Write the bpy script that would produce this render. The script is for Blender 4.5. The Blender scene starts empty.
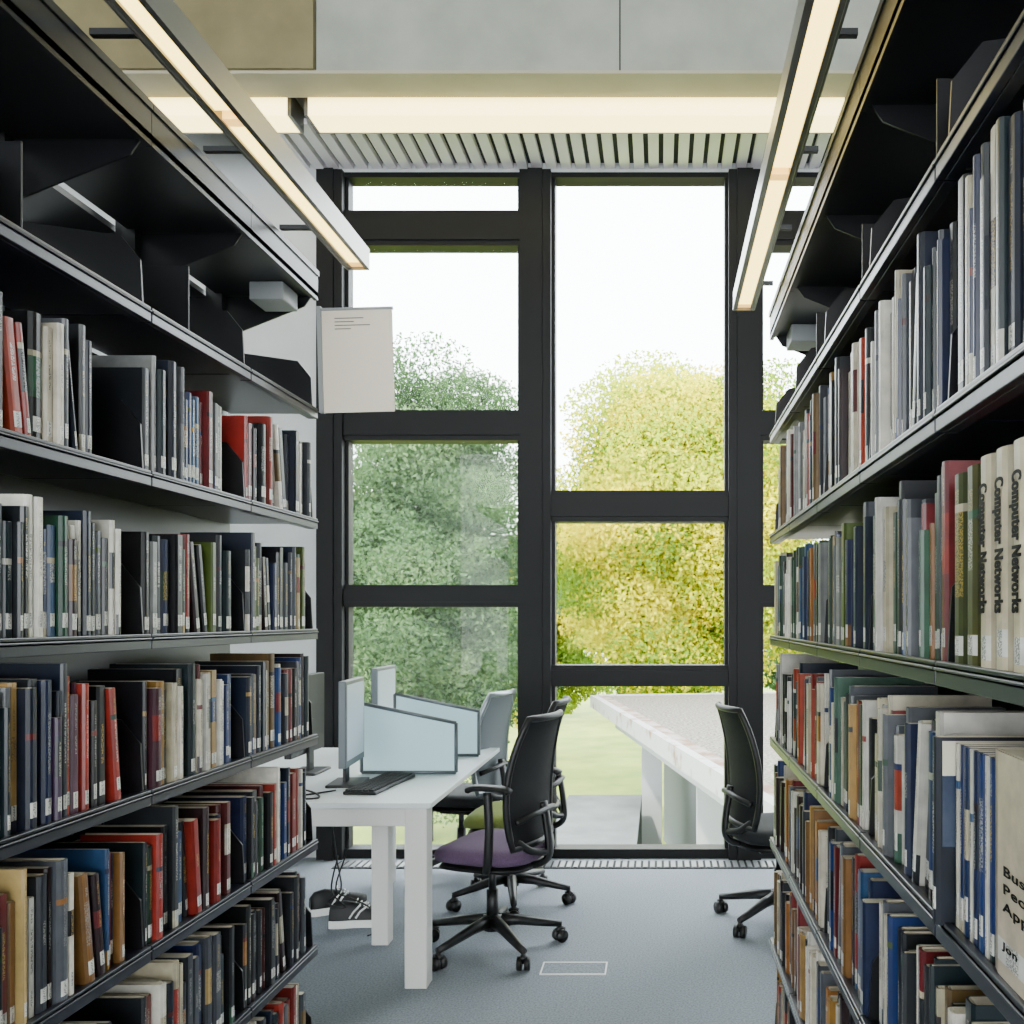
import bpy, math, random
import numpy as np
from mathutils import Matrix, Vector
random.seed(11); np.random.seed(7)
EYE=1.45
COL=bpy.context.scene.collection

# ---------------------------------------------------------------- materials
def lin(c):
    return tuple(((v/12.92) if v<=0.04045 else ((v+0.055)/1.055)**2.4) for v in c)
def hx(s):
    return lin(tuple(int(s[i:i+2],16)/255 for i in (0,2,4)))
def mat(name,color,rough=.5,metal=0,emis=None,estr=0,noise=None,bump=0,bscale=100,alpha=None,spec=None):
    m=bpy.data.materials.new(name); m.use_nodes=True
    nt=m.node_tree; b=nt.nodes['Principled BSDF']
    b.inputs['Base Color'].default_value=(*color,1)
    b.inputs['Roughness'].default_value=rough
    b.inputs['Metallic'].default_value=metal
    if alpha is not None: b.inputs['Alpha'].default_value=alpha
    if spec is not None: b.inputs['Specular IOR Level'].default_value=spec
    if emis: 
        b.inputs['Emission Color'].default_value=(*emis,1); b.inputs['Emission Strength'].default_value=estr
    if noise:
        c2,scale=noise[0],noise[1]
        lo,hi=(noise[2],noise[3]) if len(noise)>2 else (.35,.65)
        tc=nt.nodes.new('ShaderNodeNewGeometry')
        n=nt.nodes.new('ShaderNodeTexNoise'); n.inputs['Scale'].default_value=scale; n.inputs['Detail'].default_value=6
        nt.links.new(tc.outputs['Position'],n.inputs['Vector'])
        r=nt.nodes.new('ShaderNodeValToRGB')
        r.color_ramp.elements[0].position=lo; r.color_ramp.elements[1].position=hi
        r.color_ramp.elements[0].color=(*color,1); r.color_ramp.elements[1].color=(*c2,1)
        nt.links.new(n.outputs['Fac'],r.inputs['Fac']); nt.links.new(r.outputs['Color'],b.inputs['Base Color'])
    if bump:
        tc=nt.nodes.new('ShaderNodeNewGeometry')
        n=nt.nodes.new('ShaderNodeTexNoise'); n.inputs['Scale'].default_value=bscale; n.inputs['Detail'].default_value=4
        nt.links.new(tc.outputs['Position'],n.inputs['Vector'])
        bp=nt.nodes.new('ShaderNodeBump'); bp.inputs['Strength'].default_value=bump; bp.inputs['Distance'].default_value=.01
        nt.links.new(n.outputs['Fac'],bp.inputs['Height']); nt.links.new(bp.outputs['Normal'],b.inputs['Normal'])
    return m
M={}
M['black']=mat('black_steel',(.005,.0055,.0075),.35,spec=.45)
M['shelf']=mat('shelf_steel',(.006,.008,.017),.32,spec=.5)
M['frame']=mat('window_frame_dark',(.0045,.005,.0055),.5,spec=.2)
M['concrete']=mat('concrete_grey',hx('95988c'),.8,noise=(hx('a5a79b'),3.5))
M['concrete_lit_tint']=mat('concrete_lit_tint',hx('73694a'),.8,noise=(hx('877c58'),3))  # lit copy of the beam concrete, warm light put into its colour
M['concrete_lt']=mat('concrete_beige',hx('aaa28a'),.8,noise=(hx('b5ad96'),3))
M['plaster']=mat('white_plaster',hx('cacdcd'),.8,noise=(hx('c2c5c5'),3))
M['slat']=mat('white_slats',(.90,.85,.86),.6)
M['slatback']=mat('slat_backing',hx('3a3c40'),.9)
M['dark']=mat('dark_void',hx('202122'),.9)
M['carpet']=mat('carpet_grey',hx('6d747d'),.95,noise=(hx('8a929b'),130,.36,.64),bump=.35,bscale=350)
M['white']=mat('white_laminate',hx('d3dadc'),.3)
M['legwhite']=mat('white_steel',hx('d2d1cc'),.4)
M['plastic']=mat('black_plastic',(.004,.0043,.0048),.45,spec=.4)
M['meshfab']=mat('black_mesh_fabric',(.005,.0056,.007),.8,bump=.5,bscale=500,spec=.2)
M['meshgrey']=mat('grey_mesh_fabric',hx('5f666a'),.8)
M['purple']=mat('purple_fabric',hx('49364f'),.9,noise=(hx('58435e'),200))
M['green']=mat('green_fabric',hx('7f8b44'),.9,noise=(hx('6c7836'),200))
M['bluefab']=mat('charcoal_fabric',hx('141619'),.9)
M['chrome']=mat('grey_metal',hx('8d9499'),.3,.8)
M['frost']=mat('frosted_blue_panel',hx('b4d2da'),.5,emis=hx('bcd8de'),estr=.3,alpha=.72)
M['divframe']=mat('divider_frame_grey',hx('5a6266'),.4,.3)
M['screen']=mat('monitor_display',hx('98a8b2'),.3,emis=hx('9cacb6'),estr=.3)
M['lampw']=mat('warm_diffuser',(1,.88,.55),.5,emis=(1,.72,.18),estr=6)
M['lampx']=mat('warm_white_diffuser',(1,.9,.6),.5,emis=(1,.80,.27),estr=5.5)
M['lampend']=mat('warm_diffuser_band',(1,.75,.4),.5,emis=(1,.56,.12),estr=2.4)
M['lamph']=mat('lamp_housing_steel',hx('8a8984'),.28,.7)
M['paper']=mat('cream_paper',hx('dcd4c2'),.6)
M['ink']=mat('grey_ink',hx('6d6a64'),.8)
M['textink']=mat('black_ink',(.002,.002,.0025),.6,spec=.1)
M['pages']=mat('page_paper',hx('c8bfa8'),.9)
M['gbox']=mat('grey_plastic',hx('8b8f90'),.5)
M['rubberw']=mat('white_rubber',hx('e5e5e2'),.6)
M['shoe']=mat('black_shoe_leather',(.005,.005,.006),.6)
M['grill']=mat('vent_grille_metal',hx('75787a'),.4,.5)
M['grass']=mat('grass',(.14,.21,.022),.95,noise=((.24,.29,.04),.8))
M['gravel']=mat('gravel',(.028,.024,.018),.95,noise=((.17,.155,.13),22,.36,.64),bump=.6,bscale=20)
M['roofedge']=mat('weathered_white_fascia',(.26,.265,.26),.7,noise=((.14,.085,.055),3.2,.56,.70))
M['rust']=mat('rust_stained_edging',(.11,.062,.04),.9,noise=((.20,.18,.16),3,.4,.6))
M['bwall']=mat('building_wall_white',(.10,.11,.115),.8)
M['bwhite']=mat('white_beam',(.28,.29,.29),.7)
M['blk']=mat('concrete_block_grey',(.11,.12,.12),.9,noise=((.07,.08,.08),1.5))
M['bark']=mat('bark',(.03,.022,.016),.9)
def glassmat(name,haze,gl):
    m=bpy.data.materials.new(name); m.use_nodes=True; nt=m.node_tree; nt.nodes.clear()
    o=nt.nodes.new('ShaderNodeOutputMaterial'); t=nt.nodes.new('ShaderNodeBsdfTransparent'); g=nt.nodes.new('ShaderNodeBsdfGlossy')
    g.inputs['Roughness'].default_value=.02; t.inputs['Color'].default_value=(.96,.98,.98,1)
    mx=nt.nodes.new('ShaderNodeMixShader'); mx.inputs[0].default_value=gl
    nt.links.new(t.outputs[0],mx.inputs[1]); nt.links.new(g.outputs[0],mx.inputs[2])
    d=nt.nodes.new('ShaderNodeBsdfTranslucent'); d.inputs['Color'].default_value=(.8,.9,.95,1)
    m2=nt.nodes.new('ShaderNodeMixShader'); m2.inputs[0].default_value=haze
    nt.links.new(mx.outputs[0],m2.inputs[1]); nt.links.new(d.outputs[0],m2.inputs[2]); nt.links.new(m2.outputs[0],o.inputs[0])
    return m
M['glass']=glassmat('window_glass',0.0,.001); M['glasshazy']=glassmat('window_glass_hazy',.005,.006)
def bookmat():
    m=bpy.data.materials.new('book_cover'); m.use_nodes=True; nt=m.node_tree; b=nt.nodes['Principled BSDF']
    b.inputs['Roughness'].default_value=.34; b.inputs['Specular IOR Level'].default_value=.45
    a=nt.nodes.new('ShaderNodeAttribute'); a.attribute_name='Col'
    k=nt.nodes.new('ShaderNodeAttribute'); k.attribute_name='Ink'
    g=nt.nodes.new('ShaderNodeNewGeometry')
    mp=nt.nodes.new('ShaderNodeMapping'); mp.inputs['Scale'].default_value=(3,330,520)
    nt.links.new(g.outputs['Position'],mp.inputs['Vector'])
    n=nt.nodes.new('ShaderNodeTexNoise'); n.inputs['Scale'].default_value=1; n.inputs['Detail'].default_value=0
    nt.links.new(mp.outputs[0],n.inputs['Vector'])
    gt=nt.nodes.new('ShaderNodeMapRange'); gt.inputs[1].default_value=.40; gt.inputs[2].default_value=.58
    nt.links.new(n.outputs['Fac'],gt.inputs[0])
    mu=nt.nodes.new('ShaderNodeMath'); mu.operation='MULTIPLY'
    nt.links.new(gt.outputs[0],mu.inputs[0]); nt.links.new(k.outputs['Alpha'],mu.inputs[1])
    mx=nt.nodes.new('ShaderNodeMix'); mx.data_type='RGBA'
    nt.links.new(mu.outputs[0],mx.inputs[0]); nt.links.new(a.outputs['Color'],mx.inputs[6]); nt.links.new(k.outputs['Color'],mx.inputs[7])
    n2=nt.nodes.new('ShaderNodeTexNoise'); n2.inputs['Scale'].default_value=30; n2.inputs['Detail'].default_value=5
    nt.links.new(g.outputs['Position'],n2.inputs['Vector'])
    r2=nt.nodes.new('ShaderNodeMapRange'); r2.inputs[1].default_value=.3; r2.inputs[2].default_value=.7; r2.inputs[3].default_value=.78; r2.inputs[4].default_value=1.2
    nt.links.new(n2.outputs['Fac'],r2.inputs[0])
    vm=nt.nodes.new('ShaderNodeVectorMath'); vm.operation='SCALE'
    nt.links.new(mx.outputs[2],vm.inputs[0]); nt.links.new(r2.outputs[0],vm.inputs['Scale'])
    nt.links.new(vm.outputs[0],b.inputs['Base Color'])
    return m
M['book']=bookmat()
def leafmat():
    m=bpy.data.materials.new('leaves'); m.use_nodes=True; nt=m.node_tree; nt.nodes.clear()
    o=nt.nodes.new('ShaderNodeOutputMaterial'); a=nt.nodes.new('ShaderNodeAttribute'); a.attribute_name='Col'
    d=nt.nodes.new('ShaderNodeBsdfDiffuse'); t=nt.nodes.new('ShaderNodeBsdfTranslucent'); mx=nt.nodes.new('ShaderNodeMixShader'); mx.inputs[0].default_value=.5
    nt.links.new(a.outputs['Color'],d.inputs['Color']); nt.links.new(a.outputs['Color'],t.inputs['Color'])
    nt.links.new(d.outputs[0],mx.inputs[1]); nt.links.new(t.outputs[0],mx.inputs[2]); nt.links.new(mx.outputs[0],o.inputs[0])
    return m
M['leaf']=leafmat()

# ---------------------------------------------------------------- mesh builder
class MB:
    def __init__(s): s.v=[]; s.f=[]; s.mi=[]; s.sm=[]
    def add(s,vs,fs,mi=0,sm=False):
        o=len(s.v); s.v+= [tuple(p) for p in vs]
        for f in fs: s.f.append([i+o for i in f]); s.mi.append(mi); s.sm.append(sm)
        return s
    def box(s,x0,x1,y0,y1,z0,z1,mi=0):
        if x0>x1:x0,x1=x1,x0
        if y0>y1:y0,y1=y1,y0
        if z0>z1:z0,z1=z1,z0
        v=[(x0,y0,z0),(x1,y0,z0),(x1,y1,z0),(x0,y1,z0),(x0,y0,z1),(x1,y0,z1),(x1,y1,z1),(x0,y1,z1)]
        return s.add(v,[(0,3,2,1),(4,5,6,7),(0,1,5,4),(1,2,6,5),(2,3,7,6),(3,0,4,7)],mi)
    def prism(s,pts,axis,a,b,mi=0):
        def P(p,t):
            return {'x':(t,p[0],p[1]),'y':(p[0],t,p[1]),'z':(p[0],p[1],t)}[axis]
        n=len(pts); v=[P(p,a) for p in pts]+[P(p,b) for p in pts]
        f=[list(range(n))[::-1],list(range(n,2*n))]+[[i,(i+1)%n,n+(i+1)%n,n+i] for i in range(n)]
        return s.add(v,f,mi)
    def tube(s,pts,r,n=8,closed=False,mi=0,flat=1.0):
        pts=[Vector(p) for p in pts]; N=len(pts)
        rr=r if isinstance(r,(list,tuple)) else [r]*N
        vs=[]; up=None
        for i,p in enumerate(pts):
            if closed: t=(pts[(i+1)%N]-pts[i-1])
            else: t=pts[min(i+1,N-1)]-pts[max(i-1,0)]
            t.normalize()
            if up is None:
                up=Vector((0,0,1)) if abs(t.z)<.9 else Vector((1,0,0))
            up=(up-t*up.dot(t)); up.normalize(); sd=t.cross(up)
            for k in range(n):
                a=2*math.pi*k/n
                vs.append(p+sd*math.cos(a)*rr[i]+up*math.sin(a)*rr[i]*flat)
        fs=[]
        for i in range(N if closed else N-1):
            j=(i+1)%N
            for k in range(n):
                fs.append((i*n+k,i*n+(k+1)%n,j*n+(k+1)%n,j*n+k))
        if not closed:
            fs.append(list(range(n))[::-1]); fs.append([(N-1)*n+k for k in range(n)])
        return s.add(vs,fs,mi,True)
    def cyl(s,a,b,r,n=16,mi=0): return s.tube([a,b],r,n,mi=mi)
def catmull(P,m=6):
    P=[Vector(p) for p in P]; out=[]
    for i in range(len(P)-1):
        p0=P[max(i-1,0)];p1=P[i];p2=P[i+1];p3=P[min(i+2,len(P)-1)]
        for k in range(m):
            t=k/m
            out.append(.5*((2*p1)+(p2-p0)*t+(2*p0-5*p1+4*p2-p3)*t*t+(3*p1-p0-3*p2+p3)*t**3))
    out.append(P[-1]); return out
def obj(name,mb,mats,parent=None,label=None,cat=None,group=None,kind=None,loc=None,bevel=0,rot=None):
    me=bpy.data.meshes.new(name)
    me.from_pydata(mb.v,[],mb.f); 
    if not isinstance(mats,(list,tuple)): mats=[mats]
    for m in mats: me.materials.append(m)
    me.polygons.foreach_set('material_index',mb.mi); me.polygons.foreach_set('use_smooth',mb.sm); me.update()
    o=bpy.data.objects.new(name,me); COL.objects.link(o)
    deco(o,parent,label,cat,group,kind)
    if loc: o.location=loc
    if rot: o.rotation_euler=rot
    if bevel:
        b=o.modifiers.new('bevel','BEVEL'); b.width=bevel; b.segments=2; b.limit_method='ANGLE'
    return o
def deco(o,parent=None,label=None,cat=None,group=None,kind=None):
    if parent: o.parent=parent
    if label: o['label']=label
    if cat: o['category']=cat
    if group: o['group']=group
    if kind: o['kind']=kind
def empty(name,label,cat,group=None,loc=(0,0,0),rot=(0,0,0)):
    o=bpy.data.objects.new(name,None); o.empty_display_size=.1; COL.objects.link(o); o.location=loc; o.rotation_euler=rot
    deco(o,None,label,cat,group); return o

# ---------------------------------------------------------------- room
WD=5.45
def wx(px): return (px-660)/165.0
def wz(py): return EYE-(py-618)/165.0
XL,XR=-4.2,3.6
obj('floor',MB().box(XL,XR,-8,5.6,-.15,0),M['carpet'],label='blue-grey carpeted library floor',cat='floor',kind='structure')
obj('ceiling',MB().box(XL,XR,-8,5.6,4.9,5.1),M['concrete'],label='grey concrete ceiling slab',cat='ceiling',kind='structure')
obj('wall_left',MB().box(XL-.15,XL,-8,5.6,-.15,5.1),M['plaster'],label='plain white plaster side wall',cat='wall',kind='structure')
obj('wall_right',MB().box(XR,XR+.15,-8,5.6,-.15,5.1),M['plaster'],label='plain white plaster side wall',cat='wall',kind='structure')
b=MB(); b.box(XL,-2.06,WD,WD+.15,0,4.9); b.box(-2.06,XR,WD,WD+.15,4.14,4.9); b.box(1.86,XR,WD,WD+.15,0,4.14)
obj('wall_back',b,M['plaster'],label='white wall around the tall windows',cat='wall',kind='structure')
zt=4.14
for i,(a,c) in enumerate([(-2.06,-1.905),(-.842,-.655),(.412,.606),(1.67,1.86)]):
    obj('trim_%d'%(i+1),MB().box(a,c,WD-.06,WD+.14,0,zt).box(a+.05,c-.05,WD-.075,WD-.06,0,zt),M['frame'],label='dark metal vertical window mullion',cat='window mullion',kind='structure')
def window(n,a,c,bars,glass,lab):
    b=MB()
    edges=[(0,.055)]+bars+[(zt-.03,zt)]
    for z0,z1 in edges: 
        b.box(a,c,WD-.02,WD+.1,z0,z1)
    for z0,z1 in bars: b.box(a,c,WD-.035,WD-.02,z0+.03,z1-.03)
    fz=sorted(edges)
    for k in range(len(fz)-1):
        z0=fz[k][1]; z1=fz[k+1][0]
        b.box(a,a+.02,WD,WD+.08,z0,z1); b.box(c-.02,c,WD,WD+.08,z0,z1)
    w=obj('window_%d'%n,b,M['frame'],label=lab,cat='window',kind='structure')
    for k in range(len(fz)-1):
        obj('glass_pane',MB().box(a+.02,c-.02,WD+.04,WD+.046,fz[k][1],fz[k+1][0]),glass,parent=w)
lbars=[(wz(247),wz(212)),(wz(441),wz(411)),(wz(607),wz(585))]
lbars=[(min(a),max(a)) for a in lbars]
lbars.sort()
rbars=sorted([(wz(522),wz(491)),(wz(686),wz(665))])
window(1,-1.905,-.842,lbars,M['glasshazy'],'tall dark-framed window with four panes')
window(2,-.655,.412,rbars,M['glass'],'tall dark-framed window with three panes')
window(3,.606,1.67,lbars,M['glass'],'tall dark-framed window with four panes beside the shelf')
b=MB(); b.box(-2.2,1.95,4.96,WD,4.205,4.23,1)
x=-2.18
while x<1.9:
    b.box(x,x+.060,4.96,WD,4.170,4.205,0); x+=.088
obj('acoustic_ceiling_panel',b,[M['slat'],M['slatback']],label='white slatted acoustic ceiling strip above the windows',cat='ceiling panel',kind='structure')
obj('trim_5',MB().box(-1.73,XR,4.53,4.72,4.2,4.9),M['concrete'],label='grey concrete transverse beam face',cat='beam',kind='structure')
obj('trim_6',MB().box(XL,-1.735,4.50,4.72,4.2,4.9),M['concrete_lit_tint'],label='brownish concrete beam section, warm light painted into its colour',cat='beam',kind='structure')
obj('trim_7',MB().box(XL,XR,4.52,4.73,4.185,4.2),M['concrete_lt'],label='beige ledge under the concrete beam',cat='beam ledge',kind='structure')
obj('trim_8',MB().box(-.205,-.198,4.526,4.531,4.2,4.9),M['dark'],label='thin dark joint in the concrete beam',cat='joint',kind='structure')
def lamp_cross(x0,x1):
    o=empty('linear_ceiling_light','long warm white linear light under the beam','ceiling light','linear ceiling lights',((x0+x1)/2,4.86,4.12))
    h=(x1-x0)/2
    obj('lamp_housing',MB().box(-h,h,-.08,.09,.112,.125).box(-h,-h+.02,-.08,.09,0,.112).box(h-.02,h,-.08,.09,0,.112).box(-h,h,.088,.094,-.004,.11),M['lamph'],parent=o)
    obj('diffuser',MB().box(-h+.02,h-.02,-.078,.088,.0,.112),M['lampx'],parent=o)
lamp_cross(-2.75,-1.98+.02); lamp_cross(-1.93+.04,1.0)
b=MB(); b.box(-1.9,1.8,5.2,5.36,.0,.004,1)
for k in range(90):
    xx=-1.88+k*.0405; b.box(xx,xx+.026,5.21,5.35,.004,.010,0)
obj('trim_9',b,[M['grill'],M['dark']],label='metal floor vent grille below the window',cat='floor vent',kind='structure')
b=MB(); 
for q in [(-.49,-.22,3.655,3.661),(-.49,-.22,3.781,3.787),(-.49,-.484,3.661,3.781),(-.226,-.22,3.661,3.781)]: b.box(q[0],q[1],q[2],q[3],0,.004)
b.box(-.484,-.226,3.661,3.781,0,.002,1)
obj('floor_outlet_cover',b,[M['rubberw'],M['carpet']],label='carpeted floor outlet cover with pale rim',cat='floor outlet')

# ---------------------------------------------------------------- bookcases
LS=[.642,.302,-.037,-.361,-.685,-1.01,-1.33]
RS=[.60,.27,-.06,-.39,-.72,-1.05,-1.36]
LS=[EYE+v for v in LS]; RS=[EYE+v for v in RS]
def bookcase(side,xf,y0,y1,shelves,cb,ct,endbox=False,last=False):
    s=-1 if side=='l' else 1
    D=.27; w=y1-y0
    o=empty('bookcase','black steel library bookcase bay full of books','bookcase','black library bookcases',(xf,y0,0))
    back=s*(D+.03)
    for i,z in enumerate(shelves):
        b=MB(); b.box(0,s*D,.002,w-.002,z-.012,z+.0)
        b.box(0,s*.012,.002,w-.002,z-.028,z+.004)
        b.box(s*.012,s*.03,.002,w-.002,z-.028,z-.022)
        b.box(s*.002,s*-.003,.002,w-.002,z-.008,z-.004)
        obj('shelf',b,M['shelf'],parent=o,bevel=.0015)
        hb=.15
        b=MB().prism([(s*.015,z),(s*D,z),(s*D,z+hb+.03),(s*.06,z+hb),(s*.02,z+hb-.05)],'y',w-.007,w-.002)
        obj('shelf_bracket',b,M['black'],parent=o)
    obj('back_panel',MB().box(s*(D+.002),s*(D+.008),0,w,.05,shelves[0]-.02),M['black'],parent=o)
    b=MB().box(back-s*.02,back+s*.03,w-.035,w-.001,0,ct)
    if last: b.box(s*.01,s*.05,w-.03,w-.001,0,.10)
    obj('upright_post',b,M['black'],parent=o)
    obj('base_plinth',MB().box(s*.02,s*(D),.002,w-.002,0,shelves[-1]-.03),M['black'],parent=o)
    z=shelves[0]
    obj('rear_shelf',MB().box(back+s*.035,back+s*(.035+D),.002,w-.002,z-.012,z).box(back+s*(.025+D),back+s*(.04+D),.002,w-.002,z-.028,z+.004),M['shelf'],parent=o)
    b=MB(); b.box(0,s*.30,.001,w-.001,cb,cb+.015); b.box(0,s*.012,.001,w-.001,cb-.01,ct); b.box(-s*.004,0,.001,w-.001,ct-.016,ct,0)
    b.box(s*.34,s*.62,.001,w-.001,cb,cb+.015); b.box(s*.61,s*.622,.001,w-.001,cb-.01,ct)
    obj('canopy',b,M['black'],parent=o)
    b=MB().prism([(s*.02,cb),(s*.60,cb),(s*.58,cb-.03),(s*.35,cb-.13),(s*.29,cb-.13),(s*.04,cb-.03)],'y',w-.008,w-.003)
    obj('canopy_bracket',b,M['black'],parent=o)
    if endbox:
        obj('junction_box',MB().box(s*.05,s*.15,w-.14,w-.03,cb-.055,cb-.001),M['gbox'],parent=o,bevel=.004,label='small grey plastic junction box')
    return o
Lb=[2.78,2.325,1.87,1.415,.96,.505]
Rb=[2.95,2.507,2.064,1.621,1.178,.735,.292]
for i in range(len(Lb)-1): bookcase('l',-1.056,Lb[i+1],Lb[i],LS,EYE+.99,EYE+1.07,i in(0,),i==0)
for i in range(len(Rb)-1): bookcase('r',.36,Rb[i+1],Rb[i],RS,EYE+.92,EYE+1.0,i in(0,),i==0)
b=MB().box(0,.15,0,.004,0,.18).box(0,.15,-.1,.004,0,.003)
for (x,y,z,g) in [(.40,1.30,RS[0],0),(.40,1.78,RS[0],0),(.40,2.3,RS[0],0),(-1.25,1.55,LS[0],0),(-1.25,2.1,LS[0],0)]:
    obj('bookend',b,M['black'],loc=(x,y,z),label='plain black metal bookend on the top shelf',cat='bookend',group='bookends on the top shelves',bevel=.001)

def aisle_lamp(xa,xb,y0,y1,s,xf,canz):
    z=EYE+1.03; xc=(xa+xb)/2; h=abs(xb-xa)/2
    o=empty('aisle_light','long warm strip light mounted along the bookcase top','strip light','aisle strip lights',(xc,y0,z))
    L=y1-y0
    b=MB(); b.box(-h,-h+.014,0,L,0,.05); b.box(h-.014,h,0,L,0,.05); b.box(-h,h,0,L,.05,.058); b.box(-h,h,-.004,0,0,.058); b.box(-h,h,L,L+.006,-.004,.058)
    b.box(-h-.002,-h+.003,0,L,-.004,.0); b.box(h-.003,h+.002,0,L,-.004,0)
    obj('lamp_housing',b,M['lamph'],parent=o)
    n=3; seg=L/n
    for k in range(n):
        obj('diffuser',MB().box(-h+.014,h-.014,k*seg+.03,(k+1)*seg-.03,.006,.03),M['lampw'],parent=o)
        obj('diffuser_band',MB().box(-h+.014,h-.014,k*seg+.0,k*seg+.03,.005,.03),M['lampend'],parent=o)
    obj('diffuser_band',MB().box(-h+.014,h-.014,L-.03,L,.005,.03),M['lampend'],parent=o)
    yy=.12
    while yy<L:
        b=MB().box(0,(xf-xc)+ (-s)*-.01 ,yy,yy+.014,.060,.072)
        obj('mounting_arm',b,M['black'],parent=o); yy+=.42
aisle_lamp(-.922,-.857,.3,2.65,-1,-1.056,EYE+1.07)
aisle_lamp(.244,.314,.3,3.0,1,.36,EYE+1.0)

# ---------------------------------------------------------------- books
def P(s): return [hx(c) for c in s.split()]
dark=P('0e1014 13161c 1a2030 0b0c10 1e2126 141e30 1c2644 28161a 22262a 122228')
greys=P('3a3e45 4d5158 5e6166 7c7e7c 2c3038 444a51')
whites=P('d0c8b4 c4bca6 d8d2c4 b4ab90 c8c4ba dedacc')
reds=P('741c16 902a20 62161a 72262a a03a22 501a1a')
warm=P('987030 7c582e a4824a 66502e b09660 94602a')
blues=P('162e60 204478 141f46 2c4e76 284c72 182c5a')
greens=P('1e442e 2a523a 46561e 183c2c 385a4a 143424')
purp=P('34203c 44284e 50283e 42202c')
def pick(w):
    r=random.random()*sum(x[1] for x in w)
    for p,k in w:
        r-=k
        if r<=0: 
            c=random.choice(p); break
    j=1+random.uniform(-.15,.15)
    return tuple(min(1,v*j) for v in c)
WL={0:[(dark,6),(greys,2),(whites,1.4),(reds,1.6),(blues,.7)],
    1:[(dark,6.5),(greys,2),(whites,1.0),(reds,1.2),(greens,.6),(warm,.5),(blues,.7)],
    2:[(dark,5),(greys,1.4),(whites,1.4),(reds,2),(blues,.8),(purp,.6),(warm,1)],
    3:[(dark,5),(greys,1.4),(whites,1.4),(reds,1.8),(greens,1.2),(warm,.8),(blues,.7)],
    4:[(dark,5),(greys,1.4),(whites,1.0),(reds,1.8),(greens,1.2),(blues,.7),(warm,.4)],
    5:[(dark,4),(greys,1.4),(whites,1.3),(reds,1.2),(warm,.8)]}
WR={0:[(whites,4.2),(greys,2.6),(dark,4.5),(warm,1.3),(blues,.6),(reds,.5)],
    1:[(whites,2.4),(greens,2.2),(greys,2),(dark,3),(warm,.7),(blues,1),(reds,.8)],
    2:[(whites,3),(reds,1.6),(blues,1.2),(dark,3.2),(greens,1),(warm,.8),(greys,1)],
    3:[(whites,2.3),(dark,3.4),(warm,1.6),(reds,1),(blues,.7),(greys,1.4)],
    4:[(dark,3.4),(warm,1.6),(whites,2.2),(reds,1),(greens,1),(greys,1.4)],
    5:[(dark,3),(warm,1.6),(whites,2.2),(reds,1)]}
ALLC=[(dark,3),(whites,2),(reds,1),(blues,1),(greens,1),(warm,1)]
PAGE=hx('c6bda8')
def lum(c): return .3*c[0]+.6*c[1]+.1*c[2]
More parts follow.
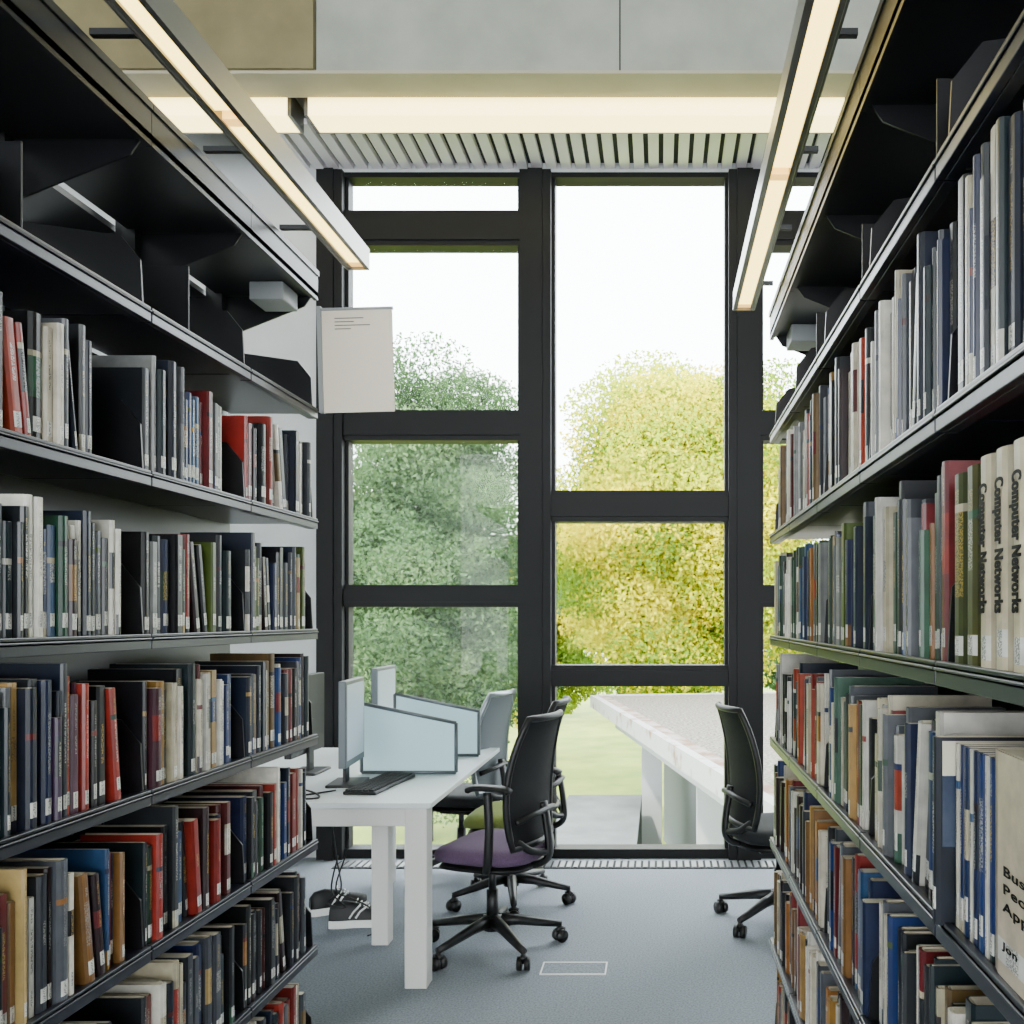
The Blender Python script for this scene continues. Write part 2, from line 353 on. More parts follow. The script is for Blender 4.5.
def book_geo(t,d,h,col,label=True,title=True,hard=True,ink=None,bands=True):
    th=.0022; bul=min(.006,t*.14) if hard else .0008
    cols_y=[(-d,0),(-.004,0),(0+bul*.45,t*.16),(bul*.9,t*.36),(bul*.9,t*.64),(bul*.45,t*.84),(-.004,t),(-d,t)]
    inn=[(-d,th),(-.006,th),(-.003,t*.2),(-.002,t*.36),(-.002,t*.64),(-.003,t*.8),(-.006,t-th),(-d,t-th)]
    l0=.010+random.random()*.012; l1=l0+random.uniform(.022,.030)
    t0=h*random.uniform(.34,.52); t1=h*random.uniform(.62,.80); t2=t1+.010; t3=h*random.uniform(.87,.93)
    zs=[0,l0,l1,t0,t1,t2,t3,h]
    v=[];f=[];c=[];k=[]
    def inkfor(c0):
        return random.choice([hx('b8b4a8'),hx('b09448'),hx('c8c6bf'),hx('989898')]) if lum(c0)<.2 else random.choice([hx('181a20'),hx('5a1410'),hx('14285a'),hx('303030')])
    panel=col
    if bands and random.random()<.2: panel=pick(ALLC)
    if ink is None: ink=inkfor(panel)
    ink2=inkfor(col)
    lab=hx('dddcd4'); bandc=pick(ALLC) if random.random()<.25 and bands else col
    bot=col if random.random()<.84 or not bands else pick(ALLC)
    N=len(cols_y); istr=random.uniform(.5,.9)
    hastitle=title and random.random()<.9; wide=random.random()<.15; author=title and random.random()<.5
    for z in zs:
        for x,y in cols_y: v.append((x,y,z))
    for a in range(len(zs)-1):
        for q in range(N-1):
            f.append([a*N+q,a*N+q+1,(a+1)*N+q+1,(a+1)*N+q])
            spine=1<=q<=5; cc=col; ii=(0,0,0,0)
            if spine:
                if a==0: cc=bot
                if a==1: cc=lab if (label and q in(2,3,4)) else bot; ii=(.05,.05,.06,.7) if (label and q==3) else (0,0,0,0)
                if a==2: cc=col
                if a==3:
                    cc=panel
                    if hastitle and (q==3 or (wide and q in(2,4))): ii=(*ink,istr)
                if a==4: cc=bandc
                if a==5 and author and q==3: ii=(*ink2,istr*.8)
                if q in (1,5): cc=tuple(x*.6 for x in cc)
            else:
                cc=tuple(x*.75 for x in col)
            c.append(cc); k.append(ii)
    o=len(v)
    for z in (0,h):
        for x,y in inn: v.append((x,y,z))
    top=(len(zs)-1)*N
    for q in range(N-1):
        f.append([o+q+1,o+q,o+N+q,o+N+q+1]); c.append(PAGE); k.append((0,0,0,0))
        f.append([q+1,q,o+q,o+q+1]); c.append(col); k.append((0,0,0,0))
        f.append([top+q,top+q+1,o+N+q+1,o+N+q]); c.append(col); k.append((0,0,0,0))
    f.append([0,top,o+N,o]); c.append(col);k.append((0,0,0,0))
    f.append([N-1,o+N-1,o+2*N-1,top+N-1]); c.append(col);k.append((0,0,0,0))
    g=.003 if hard else .0005
    x0,x1,y0,y1,z0,z1=-d+g,-.0065,th+.0002,t-th-.0002,g,h-g
    pv=[(x0,y0,z0),(x1,y0,z0),(x1,y1,z0),(x0,y1,z0),(x0,y0,z1),(x1,y0,z1),(x1,y1,z1),(x0,y1,z1)]
    pf=[(0,3,2,1),(4,5,6,7),(0,1,5,4),(1,2,6,5),(2,3,7,6),(3,0,4,7)]
    return (v,f,c,k),(pv,pf)
books=[]
def cname(c):
    r,g,b=c; L=lum(c)
    if max(c)-min(c)<.35*max(c)+.004:
        return 'black' if L<.02 else 'dark grey' if L<.08 else 'grey' if L<.4 else 'white'
    if r>=g>=b: 
        if r>3*g: return 'red' if r>.15 else 'dark red'
        return 'cream' if L>.4 else 'tan' if L>.15 else 'brown'
    if b>=g: return 'navy blue' if b<.15 else 'blue' if b>1.3*r else 'purple'
    if b>r and b>g: return 'blue'
    if r>g and b>g: return 'purple'
    return 'dark green' if L<.06 else 'green'
ROWN=['top','second','third','fourth','fifth','sixth']
def add_book(side,row,y,z,t,d,h,col,lean=0,inset=.012,**kw):
    if side=='l':
        Mx=Matrix.Translation((-1.056-inset,y,z))@Matrix.Rotation(lean,4,'X')
    else:
        Mx=Matrix.Translation((.36+inset,y,z))@Matrix.Rotation(lean,4,'X')@Matrix.Translation((0,t,0))@Matrix.Rotation(math.pi,4,'Z')
    x=-1.056 if side=='l' else .37; yc=y+t/2
    s=900/yc
    pxa=660+900*x/max(.05,y); pxb=660+900*x/(y+t)
    top=618-(z+h-EYE)*s; bot=618-(z-EYE)*s
    lo,hi=min(pxa,pxb),max(pxa,pxb)
    vis=max(0,min(hi,1028)-max(lo,-4))*max(0,min(bot,1028)-max(top,-4))
    if vis<=0: return
    bk=dict(side=side,row=row,M=Mx,t=t,d=d,h=h,col=col,vis=vis,kw=kw,lean=lean,y=y)
    books.append(bk); return bk
def fill(side,row,z,y0,y1,W,hm,tm,gap_end=0,first=None):
    y=y0; end=y1-gap_end
    col=None; rep=0; h=.22; nn=0
    while y<end:
        t=min(tm*1.9,max(.008,random.gauss(tm,tm*.40)))
        if rep<=0:
            col=pick(W); h=min(.28,max(.18,random.gauss(hm,.02))); rep=random.choice([1,1,1,1,1,2,2])
        hh=h if rep>1 else min(.28,max(.18,random.gauss(hm,.02)))
        rep-=1
        cc=col
        if nn==0 and first: cc=pick(first); hh=min(.27,hm+random.uniform(-.02,.015))
        nn+=1
        if lum(cc)>.35 and side=='l': t=min(t,.018)
        if y+t>end: break
        if random.random()<.035 and y>y0+.05:
            a=math.radians(random.uniform(4,9)); n=random.randint(1,4)
            y+=hh*math.sin(a)*.9+.002
            for q in range(n):
                if y+t/math.cos(a)>end: break
                add_book(side,row,y,z,t,random.uniform(.15,.2),hh,pick(W),lean=a,inset=random.uniform(.01,.03),hard=random.random()<.5)
                y+=t/math.cos(a)+.001
                t=max(.010,random.gauss(tm,tm*.3)); hh=hh-random.uniform(0,.006)
            y+=.004
            continue
        add_book(side,row,y,z,t,random.uniform(.15,.2),hh,cc,inset=random.uniform(.006,.028),hard=random.random()<.55)
        y+=t+random.uniform(.0004,.002)
gaps={1:[.02,.09,.13,.02,.02],2:[.02,.07,.07,.02,.02],3:[.02,.05,.06,.02,.02],4:[.03,.05,.06,.05,.02],5:[.03,.05,.07,.02,.02],6:[.03,.05,.05,.02,.02]}
redcover=[([hx('8e1f1a')],1)]
for r in range(1,7):
    for i in range(len(Lb)-2):
        if Lb[i]<1.2: continue
        fill('l',r-1,LS[r]+.0005,Lb[i+1]+.004,Lb[i]-.012,WL[r-1],.225,.0165 if Lb[i]<2 else .0195,gaps[r][i],
             first=redcover if (r==1 and i==0) else [(dark,4)])
CN=[]
y=.852
for t in (.047,.047,.047,.047):
    CN.append((y,t)); add_book('r',1,y,RS[2]+.0005,t,.19,.243,hx('cfc3a4'),inset=.012,title=False,label=True,bands=False); y+=t+.001
for t,c,h in ((.05,'4b4c22',.240),(.045,'3d4522',.238),): 
    add_book('r',1,y,RS[2]+.0005,t,.19,h,hx(c),inset=.014); y+=t+.001
BU=(.880,.118)
add_book('r',2,BU[0],RS[3]+.0005,BU[1],.19,.245,hx('c9baa0'),inset=.008,title=False,bands=False,label=True,hard=False)
y=BU[0]+BU[1]+.002
for t,c in ((.02,'122a62'),(.014,'cfccc2'),(.018,'142e66'),(.018,'101f48'),(.012,'c8c4b6'),(.018,'12254e'),(.014,'162a58'),(.016,'cbc6b6')):
    add_book('r',2,y,RS[3]+.0005,t,.19,.232,hx(c),inset=.014)
    y+=t+.001
picy=y+.003
PIC=add_book('r',2,picy,RS[3]+.0005,.020,.17,.238,hx('181d28'),inset=-.008,bands=False)
for r in range(1,7):
    for i in range(len(Rb)-1):
        if Rb[i]<.8: continue
        ya=Rb[i+1]+.004
        if Rb[i+1]<.8: 
            if r in (2,3): continue
            ya=.78
        fill('r',r-1,RS[r]+.0005,ya,Rb[i]-.012,WR[r-1],.245 if r==1 else .23,(.014 if r==1 else .018) if Rb[i]<1.7 else .0205,.01)
books.sort(key=lambda b:-b['vis'])
def setcol(me,c,k):
    a=me.attributes.new('Col','FLOAT_COLOR','FACE'); a.data.foreach_set('color',np.array([(*x,1) for x in c],dtype=np.float32).ravel())
    a=me.attributes.new('Ink','FLOAT_COLOR','FACE'); a.data.foreach_set('color',np.array(k,dtype=np.float32).ravel())
stuff=([],[],[],[])
for i,bk in enumerate(books):
    kw=bk['kw']; (v,f,c,k),(pv,pf)=book_geo(bk['t'],bk['d'],bk['h'],bk['col'],**kw)
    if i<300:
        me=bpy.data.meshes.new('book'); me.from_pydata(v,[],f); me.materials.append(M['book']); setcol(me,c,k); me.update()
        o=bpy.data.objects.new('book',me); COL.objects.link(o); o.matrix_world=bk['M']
        big='thick' if bk['t']>.034 else 'slim' if bk['t']<.015 else 'ordinary'
        deco(o,None,'%s %s book with white spine label%s'%(big,cname(bk['col']),', leaning' if bk['lean'] else ', upright'),'book',
             group='library books on the %s row'%ROWN[bk['row']])
        me2=bpy.data.meshes.new('page_block'); me2.from_pydata(pv,[],pf); me2.materials.append(M['pages'])
        p=bpy.data.objects.new('page_block',me2); COL.objects.link(p); p.parent=o
        bk['o']=o
    else:
        for (vv,ff,cc,kk) in ((v,f,c,k),(pv,pf,[PAGE]*6,[(0,0,0,0)]*6)):
            of=len(stuff[0])
            stuff[0].extend([tuple(bk['M']@Vector(q)) for q in vv]); stuff[1].extend([[j+of for j in q] for q in ff]); stuff[2].extend(cc); stuff[3].extend(kk)
print('books',len(books))
if stuff[0]:
    me=bpy.data.meshes.new('books'); me.from_pydata(stuff[0],[],stuff[1]); me.materials.append(M['book']); setcol(me,stuff[2],stuff[3]); me.update()
    o=bpy.data.objects.new('books',me); COL.objects.link(o); deco(o,None,'remaining rows of assorted library books on black shelves','books',None,'stuff')
def text_mesh(txt,size,sx,x,y,z,mode,parent,bold=.02,dup=0):
    cu=bpy.data.curves.new('t','FONT'); cu.body=txt; cu.size=size; cu.align_x='LEFT'; cu.align_y='CENTER'; cu.extrude=.0002; cu.offset=size*bold; cu.space_character=1.08
    to=bpy.data.objects.new('t',cu); COL.objects.link(to); bpy.context.view_layer.update()
    me=bpy.data.meshes.new_from_object(to.evaluated_get(bpy.context.evaluated_depsgraph_get())); bpy.data.objects.remove(to)
    R=Matrix(((0,0,-1),(0,-1,0),(-1,0,0))) if mode=='down' else Matrix(((0,0,-1),(-1,0,0),(0,1,0)))
    S=Matrix.Diagonal((1,sx,1,1)) if mode=='down' else Matrix.Diagonal((sx,1,1,1))
    if dup:
        vs=[v.co.copy() for v in me.vertices]; fs=[list(p.vertices) for p in me.polygons]; n=len(vs)
        V=[];F=[]
        for q,dx in enumerate((-dup,0,dup)):
            V+=[(v.x+dx,v.y,v.z+q*.00003) for v in vs]; F+=[[i+n*q for i in f] for f in fs]
        me=bpy.data.meshes.new('spine_title'); me.from_pydata(V,[],F)
    me.transform(Matrix.Translation((x,y,z))@R.to_4x4()@S)
    me.transform(parent.matrix_world.inverted()); me.materials.clear(); me.materials.append(M['textink'])
    o=bpy.data.objects.new('spine_title',me); COL.objects.link(o); o.parent=parent
bpy.context.view_layer.update()
for (yy,t) in CN:
    for bk in books:
        if 'o' in bk and bk['row']==1 and bk['side']=='r' and abs(bk['y']-yy)<.002:
            text_mesh('Computer Networks',.0158,2.1,.36+.012-.0068,yy+t*.5,RS[2]+.212,'down',bk['o'],.022,dup=.0007); break
for bk in books:
    if 'o' in bk and bk['row']==2 and bk['side']=='r' and abs(bk['y']-BU[0])<.002:
        for txt,zz in (('Business',.120),('People',.101),('Apps',.082),('Jon',.040)):
            text_mesh(txt,.0148 if zz>.06 else .011,2.6,.36+.008-.0017,BU[0]+BU[1]-.036,RS[3]+zz,'h',bk['o'],.015)
        break
if PIC and 'o' in PIC:
    o=PIC['o']; yf=picy-.0006; xa=.36-.008+.006; zb=RS[3]
    b=MB().box(xa,xa+.15,yf,picy,zb+.19,zb+.234,0).box(xa,xa+.15,yf,picy,zb+.10,zb+.19,1).box(xa+.02,xa+.12,yf-.0004,yf,zb+.12,zb+.165,2)
    me=bpy.data.meshes.new('cover_picture'); me.from_pydata(b.v,[],b.f)
    for m in (mat('cover_pale',hx('c6c1ae'),.4),mat('cover_night_blue',hx('1f2c44'),.4,noise=(hx('3a4456'),25)),mat('cover_brown',hx('4b4034'),.4,noise=(hx('6a6458'),40))): me.materials.append(m)
    me.polygons.foreach_set('material_index',b.mi)
    me.transform(o.matrix_world.inverted()); p=bpy.data.objects.new('cover_picture',me); COL.objects.link(p); p.parent=o
    o['label']='dark book with picture cover pulled slightly forward'

# sign
o=empty('hanging_sign','cream paper notice in a clear holder at the bookcase end','sign',None,(-.945,2.80,EYE+.64),(0,math.radians(-1.5),0))
obj('paper_sheet',MB().box(-.105,.12,0,.004,0,.32),M['paper'],parent=o,bevel=.002)
b=MB()
for k,(a,c) in enumerate([(-.06,.03),(-.06,.0),(-.06,.05),(-.06,-.01)]): b.box(a,c,-.0008,0,.292-k*.011,.295-k*.011)
obj('printed_lines',b,M['ink'],parent=o)
obj('sign_bracket',MB().box(-.112,-.10,-.01,.01,.0,.33).box(-.112,.122,-.003,.007,.318,.326),M['gbox'],parent=o)

# ---------------------------------------------------------------- desk
o=empty('desk','long white office desk with square steel legs','desk',None,(0,0,0))
obj('tabletop',MB().box(-2.3,-.89,3.5,5.0,.708,.73),M['white'],parent=o,bevel=.003)
def leg(x,y,w=.085): obj('leg',MB().box(x-w/2,x+w/2,y-w/2,y+w/2,0,.708),M['legwhite'],parent=o,bevel=.004)
leg(-.955,3.56,.088); leg(-1.24,4.02,.075); leg(-2.2,3.56); leg(-1.5,4.93); leg(-2.2,4.93)
obj('apron',MB().box(-2.2,-1.0,3.53,3.59,.632,.704).box(-2.2,-1.5,4.9,4.96,.632,.704).box(-1.26,-1.22,3.59,4.9,.632,.704),M['legwhite'],parent=o,bevel=.003)
def divider(y):
    d=empty('desk_divider','frosted pale blue desk divider with grey frame','desk divider','desk dividers',(-1.16,y,.731))
    pts=[(-.215,.0),(.22,.0),(.22,.235),(-.215,.325)]
    obj('divider_panel',MB().prism(pts,'y',-.004,.004),M['frost'],parent=d)
    b=MB(); P3=[(p[0],0,p[1]+(.008 if p[1]==0 else 0)) for p in pts]
    for i in range(4): b.tube([P3[i],P3[(i+1)%4]],.009,6)
    obj('divider_frame',b,M['divframe'],parent=d)
divider(4.15); divider(4.67)
def monitor(x,y,face,lab,w=.2,rz=0):
    d=empty('monitor',lab,'monitor','computer monitors',(x,y,.73),(0,0,rz if face>0 else math.pi))
    obj('screen_housing',MB().box(-.02,.012,-w,w,.09,.455),M['plastic' if face<0 else 'divframe'],parent=d,bevel=.004)
    obj('display',MB().box(.012,.0135,-w+.018,w-.018,.12,.438),M['screen'],parent=d)
    obj('stand',MB().box(-.035,-.02,-.03,.03,.01,.25),M['plastic'],parent=d,bevel=.003)
    obj('stand_base',MB().box(-.09,.05,-.1,.1,.0,.012),M['plastic'],parent=d,bevel=.004)
monitor(-1.335,3.91,1,'thin grey monitor with pale screen on the desk',.16,math.radians(5))
monitor(-1.5,4.9,1,'grey monitor standing behind the second divider',.17)
monitor(-1.66,4.2,-1,'black monitor facing away on the desk')
d=empty('keyboard','black computer keyboard on the white desk','keyboard',None,(-1.20,3.87,.73),(0,0,math.radians(-6)))
obj('keyboard_body',MB().box(-.07,.07,-.215,.215,0,.014),M['plastic'],parent=d,bevel=.004)
b=MB()
for i in range(5):
    for j in range(20): b.box(-.062+i*.025,-.042+i*.025,-.208+j*.021,-.191+j*.021,.014,.021)
obj('keys',b,M['dark'],parent=d,kind='stuff')
def cable(pts,r,lab,loc=None):
    obj('cable',MB().tube(catmull(pts),r,6),M['plastic'],label=lab,cat='cable',group='desk cables')
cable([(-1.34,3.72,.738),(-1.45,3.62,.737),(-1.5,3.75,.737),(-1.4,3.66,.737),(-1.36,3.56,.737),(-1.5,3.54,.737)],.004,'black cable looped on the desk')
cable([(-1.38,3.95,.69),(-1.38,3.98,.45),(-1.44,4.0,.25),(-1.36,4.0,.20),(-1.30,4.05,.14),(-1.28,4.1,.03),(-1.33,4.09,.006)],.0035,'black cable hanging under the desk')
cable([(-1.44,3.9,.69),(-1.42,3.95,.4),(-1.40,3.95,.26),(-1.46,3.95,.20),(-1.38,3.95,.18),(-1.46,4.0,.24),(-1.42,3.97,.4)],.0035,'black cable hanging under the desk')
def shoe(x,y,rz,lab,sc=.95):
    d=empty('sneaker',lab,'shoe','sneakers under the desk',(x,y,0),(0,0,rz)); d.scale=(sc,sc,sc)
    st=[(-.13,.028,.06),(-.11,.036,.085),(-.06,.038,.095),(-.01,.036,.085),(.03,.040,.07),(.08,.046,.055),(.12,.042,.045),(.145,.028,.035),(.152,.01,.03)]
    v=[];f=[];n=10
    for (yy,w,h) in st:
        for k in range(n+1):
            a=math.pi*k/n; v.append((w*math.cos(a),yy,.032+(h-.0)*math.sin(a)**.8))
    for i in range(len(st)-1):
        for k in range(n): f.append([i*(n+1)+k,i*(n+1)+k+1,(i+1)*(n+1)+k+1,(i+1)*(n+1)+k])
    f.append(list(range(n+1))); f.append([(len(st)-1)*(n+1)+k for k in range(n+1)][::-1])
    obj('shoe_upper',MB().add(v,f,0,True),M['shoe'],parent=d)
    pts=[(w+.005,yy) for yy,w,_ in st]+[(-(w+.005),yy) for yy,w,_ in st[::-1]]
    obj('sole',MB().prism(pts,'z',0,.036),M['rubberw'],parent=d)
    b=MB()
    for s in (-1,1): b.tube([(s*.049,.0,.05),(s*.044,.02,.08),(s*.03,.05,.1)],.005,5); b.tube([(s*.05,-.03,.05),(s*.044,-.01,.08),(s*.03,.02,.11)],.005,5)
    obj('side_stripes',b,M['rubberw'],parent=d)
    b=MB()
    for q in range(4): b.tube([(-.022,.0+q*.018,.122-q*.011),(0,.004+q*.018,.132-q*.012),(.022,q*.018,.122-q*.011)],.0035,5)
    obj('laces',b,M['rubberw'],parent=d)
shoe(-1.43,4.25,math.radians(-80),'black sneaker with white sole under the desk')
shoe(-1.60,4.45,math.radians(-60),'black sneaker with white laces under the desk')

# ---------------------------------------------------------------- chairs
def seat_mesh(a,b,zt,zb,drop):
    rings=[(.0,zt),(.4,zt),(.75,zt-.002),(.9,zt-.008),(.97,zt-.02),(1,zt-.035),(.97,zb+.008),(.9,zb),(.0,zb)]
    n=36; v=[]; f=[]
    for (s,z) in rings:
        for k in range(n):
            t=2*math.pi*k/n; c,sn=math.cos(t),math.sin(t)
            x=a*s*math.copysign(abs(c)**.7,c); y=b*s*math.copysign(abs(sn)**.7,sn)
            dz=-drop*max(0,(y/b-.55))**2*4+.012*(abs(x)/a)**2
            v.append((x,y,z+dz))
    for i in range(len(rings)-1):
        for k in range(n): f.append([i*n+k,i*n+(k+1)%n,(i+1)*n+(k+1)%n,(i+1)*n+k])
    return MB().add(v,f,0,True)
def back_pt(u,v):
    z=.49+.54*v
    w=.165+.045*math.sin(math.pi*min(1,v*.9+.12))-.035*max(0,v-.75)*4*max(0,v-.75)
    y=-.185-.17*(v-.32)**2+.035*(u*u)
    return (u*w,y-.02,z)
def chair(x,y,rz,seatm,backm,lab,arms=True,star=0,hmul=1):
    o=empty('office_chair',lab,'chair','swivel office chairs',(x,y,0),(0,0,rz))
    b=MB()
    for k in range(5):
        a=star+2*math.pi*k/5; c,s=math.cos(a),math.sin(a)
        b.tube([(c*.02,s*.02,.125),(c*.12,s*.12,.115),(c*.24,s*.24,.09),(c*.305,s*.305,.078)],[.030,.024,.018,.014],8)
    b.cyl((0,0,.085),(0,0,.15),.04,16)
    obj('star_base',b,M['plastic'],parent=o)
    for k in range(5):
        a=star+2*math.pi*k/5; c,s=math.cos(a)*.3,math.sin(a)*.3
        q=MB(); h=a+1.1+k; dx,dy=math.cos(h),math.sin(h)
        for sg in(-1,1): q.cyl((c+dx*sg*.006,s+dy*sg*.006,.028),(c+dx*sg*.026,s+dy*sg*.026,.028),.028,16)
        q.cyl((c,s,.028),(c,s,.082),.009,8); q.tube([(c-dy*.02,s+dx*.02,.05),(c,s,.062),(c+dy*.02,s-dx*.02,.05)],.012,6)
        obj('caster',q,M['plastic'],parent=o)
    obj('gas_lift',MB().cyl((0,0,.12),(0,0,.26),.026,16).cyl((0,0,.25),(0,0,.37),.016,16),M['plastic'],parent=o)
    obj('tilt_mechanism',MB().box(-.07,.07,-.12,.1,.345,.395).box(-.12,-.07,.0,.015,.36,.37),M['plastic'],parent=o,bevel=.008)
    obj('seat',seat_mesh(.225,.23,.475,.405,.03),seatm,parent=o)
    obj('seat_shell',seat_mesh(.205,.21,.41,.385,.02),M['plastic'],parent=o)
    nu,nv=14,20; v=[];f=[]
    for j in range(nv+1):
        for i in range(nu+1):
            p=back_pt(-1+2*i/nu,j/nv); v.append(p)
    off=len(v); v+=[(p[0],p[1]-.010,p[2]) for p in v]
    W=nu+1
    for j in range(nv):
        for i in range(nu):
            a=j*W+i; f.append([a,a+W,a+W+1,a+1]); f.append([off+a,off+a+1,off+a+W+1,off+a+W])
    obj('backrest',MB().add(v,f,0,True),backm,parent=o)
    loop=[back_pt(-1+2*i/8,0) for i in range(8)]+[back_pt(1,j/12) for j in range(12)]+[back_pt(1-2*i/8,1) for i in range(8)]+[back_pt(-1,1-j/12) for j in range(12)]
    loop=[(p[0],p[1]-.005,p[2]) for p in loop]
    b=MB().tube(loop,.015,8,closed=True)
    obj('back_frame',b,M['plastic'] if backm is not M['meshgrey'] else M['chrome'],parent=o)
    b=MB().tube(catmull([(0,-.08,.385),(0,-.2,.385),(0,-.27,.43),(0,-.265,.55),(0,-.245,.66)]),.026,8,flat=.6)
    b.tube(catmull([(-.17,-.2,.60),(-.1,-.245,.62),(0,-.255,.63),(.1,-.245,.62),(.17,-.2,.60)]),.014,8)
    b.tube(catmull([(-.15,-.19,.52),(-.1,-.235,.47),(0,-.265,.45),(.1,-.235,.47),(.15,-.19,.52)]),.016,8)
    obj('back_support',b,M['plastic'],parent=o)
    if arms:
        for s in(-1,1):
            b=MB().tube(catmull([(s*.12,-.05,.395),(s*.2,-.08,.395),(s*.245,-.11,.44),(s*.25,-.12,.58),(s*.245,-.11,.735)]),[.018]*25,8,flat=.7)
            obj('armrest_support',b,M['plastic'],parent=o)
            obj('armrest_pad',MB().tube(catmull([(s*.245,-.21,.74),(s*.245,-.18,.752),(s*.245,-.06,.752),(s*.245,-.02,.74)]),.028,10,flat=.5),M['plastic'],parent=o)
    return o
chair(-.735,3.95,math.radians(72),M['purple'],M['meshfab'],'black swivel office chair with purple seat by the desk',star=.3)
chair(-.76,4.60,math.radians(86),M['green'],M['meshfab'],'black swivel office chair with green seat',star=.9,arms=False)
chair(-1.13,5.12,math.radians(75),M['bluefab'],M['meshgrey'],'grey mesh office chair tucked at the desk end',arms=False,star=.2)
chair(.57,4.3,math.radians(-76),M['bluefab'],M['meshfab'],'black mesh swivel chair partly behind the bookcase',star=.25,arms=False)

# ---------------------------------------------------------------- outside
G=-3.5
obj('lawn',MB().box(-45,45,5.7,90,G-.2,G),M['grass'],label='bright green sunlit lawn outside the window',cat='lawn',kind='structure')
o=empty('flat_roof_building','low white building with gravel covered flat roof','building',None,(0,0,0))
def ex(y): return .75-(y-10.1)*.2184
poly=[(ex(8.2),8.2),(9,8.6),(10,23),(ex(21),21)]
obj('gravel_roof',MB().prism([(ex(8.2)+.2,8.35),(8.9,8.7),(9.8,22.8),(ex(21)+.2,20.8)],'z',-.5,-.36),M['gravel'],parent=o)
def band(b,p,q,w,z0,z1):
    d=(Vector(q)-Vector(p)).normalized(); n=Vector((d.y,-d.x))*w
    b.prism([p,q,(q[0]+n.x,q[1]+n.y),(p[0]+n.x,p[1]+n.y)],'z',z0,z1)
b=MB()
band(b,poly[0],poly[3],.14,-.62,-.34); band(b,poly[3],poly[2],.14,-.62,-.34); band(b,poly[2],poly[1],.14,-.62,-.34); band(b,poly[1],poly[0],.14,-.62,-.34)
obj('fascia',b,M['roofedge'],parent=o)
b=MB(); band(b,(ex(8.5)+.145,8.5),(ex(20.6)+.145,20.6),.2,-.42,-.345); obj('rusty_edging',b,M['rust'],parent=o)
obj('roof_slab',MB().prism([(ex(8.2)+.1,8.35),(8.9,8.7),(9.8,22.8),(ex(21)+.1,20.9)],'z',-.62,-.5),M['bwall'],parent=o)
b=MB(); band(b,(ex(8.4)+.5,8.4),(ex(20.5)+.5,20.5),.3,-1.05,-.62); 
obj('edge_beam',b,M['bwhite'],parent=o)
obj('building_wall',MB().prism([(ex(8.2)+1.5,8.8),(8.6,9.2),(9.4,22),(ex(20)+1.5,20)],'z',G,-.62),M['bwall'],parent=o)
for k in range(3):
    y0=9.3+k*4.2
    obj('roof_pier',MB().box(ex(y0)+.55,ex(y0)+.95,y0,y0+.35,G,-1.05),M['bwhite'],parent=o)
obj('low_wall_block',MB().box(-1.75,-.35,12.6,17.3,G,-1.95),M['blk'],label='low grey concrete block beside the flat-roofed building',cat='concrete block')
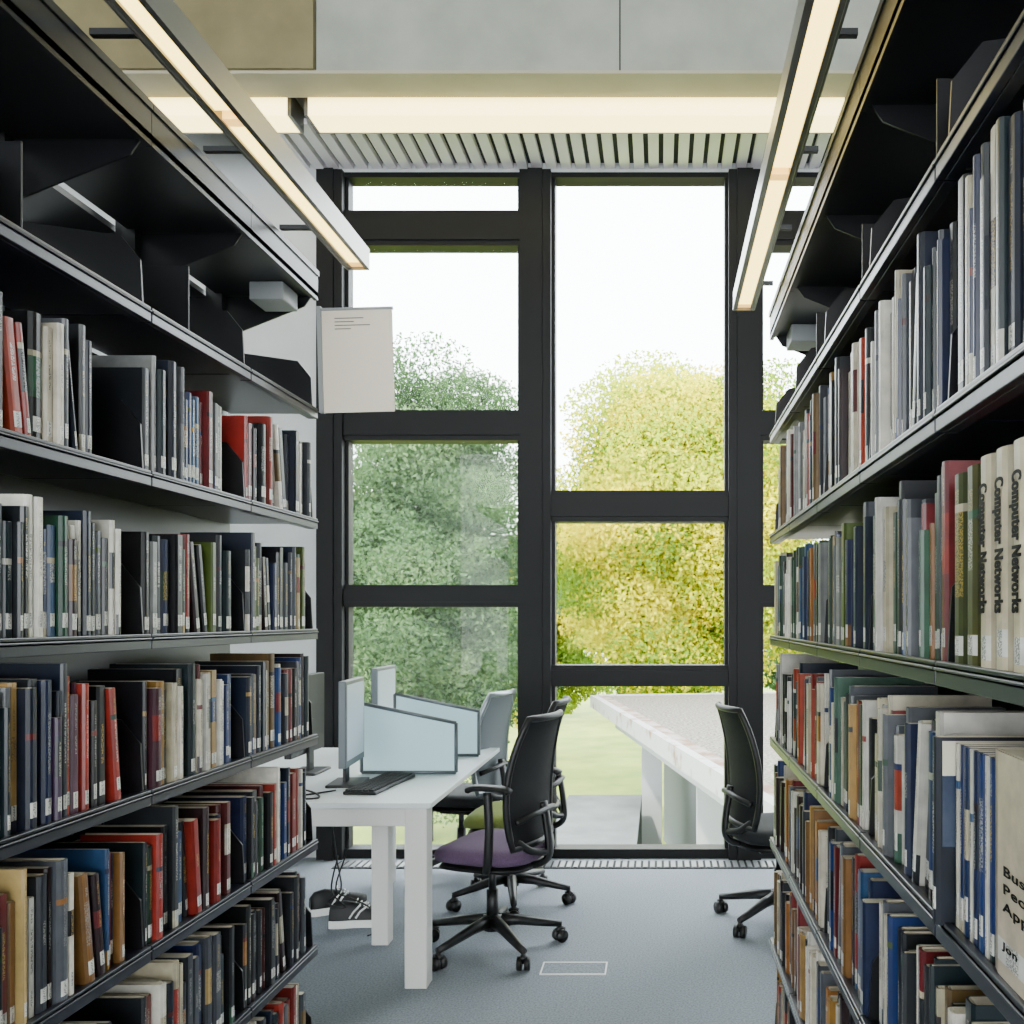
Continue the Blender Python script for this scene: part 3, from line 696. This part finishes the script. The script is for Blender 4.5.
def tree(x,y,rx,ry,rz,cz,n,cols,size,lab,seed,blobs=60,br0=.16,br1=.3):
    rs=np.random.RandomState(seed)
    o=empty('tree',lab,'tree',None,(x,y,G))
    b=MB(); b.tube(catmull([(0,0,0),(.05,0,1.2),(0,.05,cz-G-1),(.1,0,cz-G+rz*.5)]),[.22-.01*k for k in range(19)],8)
    for k in range(9):
        a=k*2.4; z0=cz-G-rz*.6+k*.35
        b.tube([(0,0,z0),(math.cos(a)*rx*.35,math.sin(a)*ry*.35,z0+.9),(math.cos(a)*rx*.6,math.sin(a)*ry*.6,z0+1.5)],[.09,.05,.02],6)
    obj('trunk',b,M['bark'],parent=o)
    c=rs.normal(size=(blobs,3)); c/=np.linalg.norm(c,axis=1)[:,None]; c*=rs.uniform(.1,.98,(blobs,1))**.45
    c*=np.array([rx,ry,rz])*.86; br=rs.uniform(br0,br1,blobs)*min(rx,rz)
    pr=br**2; pr/=pr.sum()
    idx=rs.choice(blobs,n,p=pr)
    p=rs.normal(size=(n,3)); p/=np.linalg.norm(p,axis=1)[:,None]; p*=(rs.uniform(.25,1.15,(n,1))**.5)
    pos=c[idx]+p*br[idx][:,None]*np.array([1.2,1,.75]); pos[:,2]+=cz-G
    pos[:,2]=np.maximum(pos[:,2],.2)
    u=rs.normal(size=(n,3)); u/=np.linalg.norm(u,axis=1)[:,None]
    w=rs.normal(size=(n,3)); w=np.cross(u,w); w/=np.linalg.norm(w,axis=1)[:,None]
    s=rs.uniform(.6,1.3,(n,1))*size
    V=np.stack([pos-u*s,pos-w*s*.55,pos+u*s,pos+w*s*.55],1).reshape(-1,3)
    me=bpy.data.meshes.new('foliage'); me.vertices.add(4*n); me.vertices.foreach_set('co',V.astype(np.float32).ravel())
    me.loops.add(4*n); me.loops.foreach_set('vertex_index',np.arange(4*n,dtype=np.int32)); me.polygons.add(n)
    me.polygons.foreach_set('loop_start',np.arange(0,4*n,4,dtype=np.int32)); me.polygons.foreach_set('loop_total',np.full(n,4,dtype=np.int32))
    me.update(calc_edges=True)
    cols=np.array(cols); bc=cols[rs.randint(0,len(cols),blobs)]
    C=bc[idx]*rs.uniform(.85,1.12,(n,1)); C=np.concatenate([np.clip(C,0,1),np.ones((n,1))],1)
    a=me.attributes.new('Col','FLOAT_COLOR','FACE'); a.data.foreach_set('color',C.astype(np.float32).ravel())
    me.materials.append(M['leaf'])
    f=bpy.data.objects.new('foliage',me); COL.objects.link(f); f.parent=o; f['kind']='stuff'
gr=[(.075,.14,.055),(.10,.17,.07),(.06,.11,.045),(.13,.20,.085),(.045,.085,.035)]
ye=[(.66,.60,.008),(.54,.56,.012),(.74,.62,.008),(.36,.45,.015),(.20,.31,.02),(.15,.25,.02),(.60,.56,.01)]
mid=[(.20,.28,.025),(.27,.33,.025),(.14,.21,.025)]
tree(-5.25,20,2.9,2.4,5.8,2.1,210000,gr,.05,'tall bluish-green leafy tree outside',1,240,.18,.34)
tree(1.0,24,4.2,2.6,4.9,3.9,300000,ye,.064,'tall yellow-green autumn tree outside',2,200,.18,.34)
tree(-3.9,31,2.6,2,4.2,1.2,60000,ye[1:]+mid,.085,'yellow-green tree with turning leaves',3,110)
tree(8.2,25,2.5,2.2,5.6,3.2,26000,mid,.12,'broad green leafy tree outside',4,90)
for k,xx in enumerate((-24,-16,-8,0,8,16,24)):
    tree(xx,44,3.5,2.8,4.6,.6,26000,mid+gr,.19,'distant green tree at the edge of the lawn',20+k,80)
tree(-11.8,22,2.6,2.2,5.4,2.2,18000,gr,.13,'second bluish-green leafy tree outside',9,70)

# ---------------------------------------------------------------- light & camera
w=bpy.data.worlds.new('World'); bpy.context.scene.world=w; w.use_nodes=True
bg=w.node_tree.nodes['Background']; bg.inputs[0].default_value=(.93,.97,1,1); bg.inputs[1].default_value=15
s=bpy.data.lights.new('sun','SUN'); s.energy=11; s.angle=.05; s.color=(1,.95,.82)
so=bpy.data.objects.new('sun',s); COL.objects.link(so); so.rotation_euler=(math.radians(42),0,math.radians(-25))
cam=bpy.data.cameras.new('camera'); co=bpy.data.objects.new('camera',cam); COL.objects.link(co)
co.location=(0,0,EYE); co.rotation_euler=(math.radians(90),0,0)
cam.sensor_width=36; cam.lens=900*36/1024; cam.shift_x=(512-660)/1024; cam.shift_y=(618-512)/1024; cam.clip_start=.02; cam.clip_end=300
bpy.context.scene.camera=co
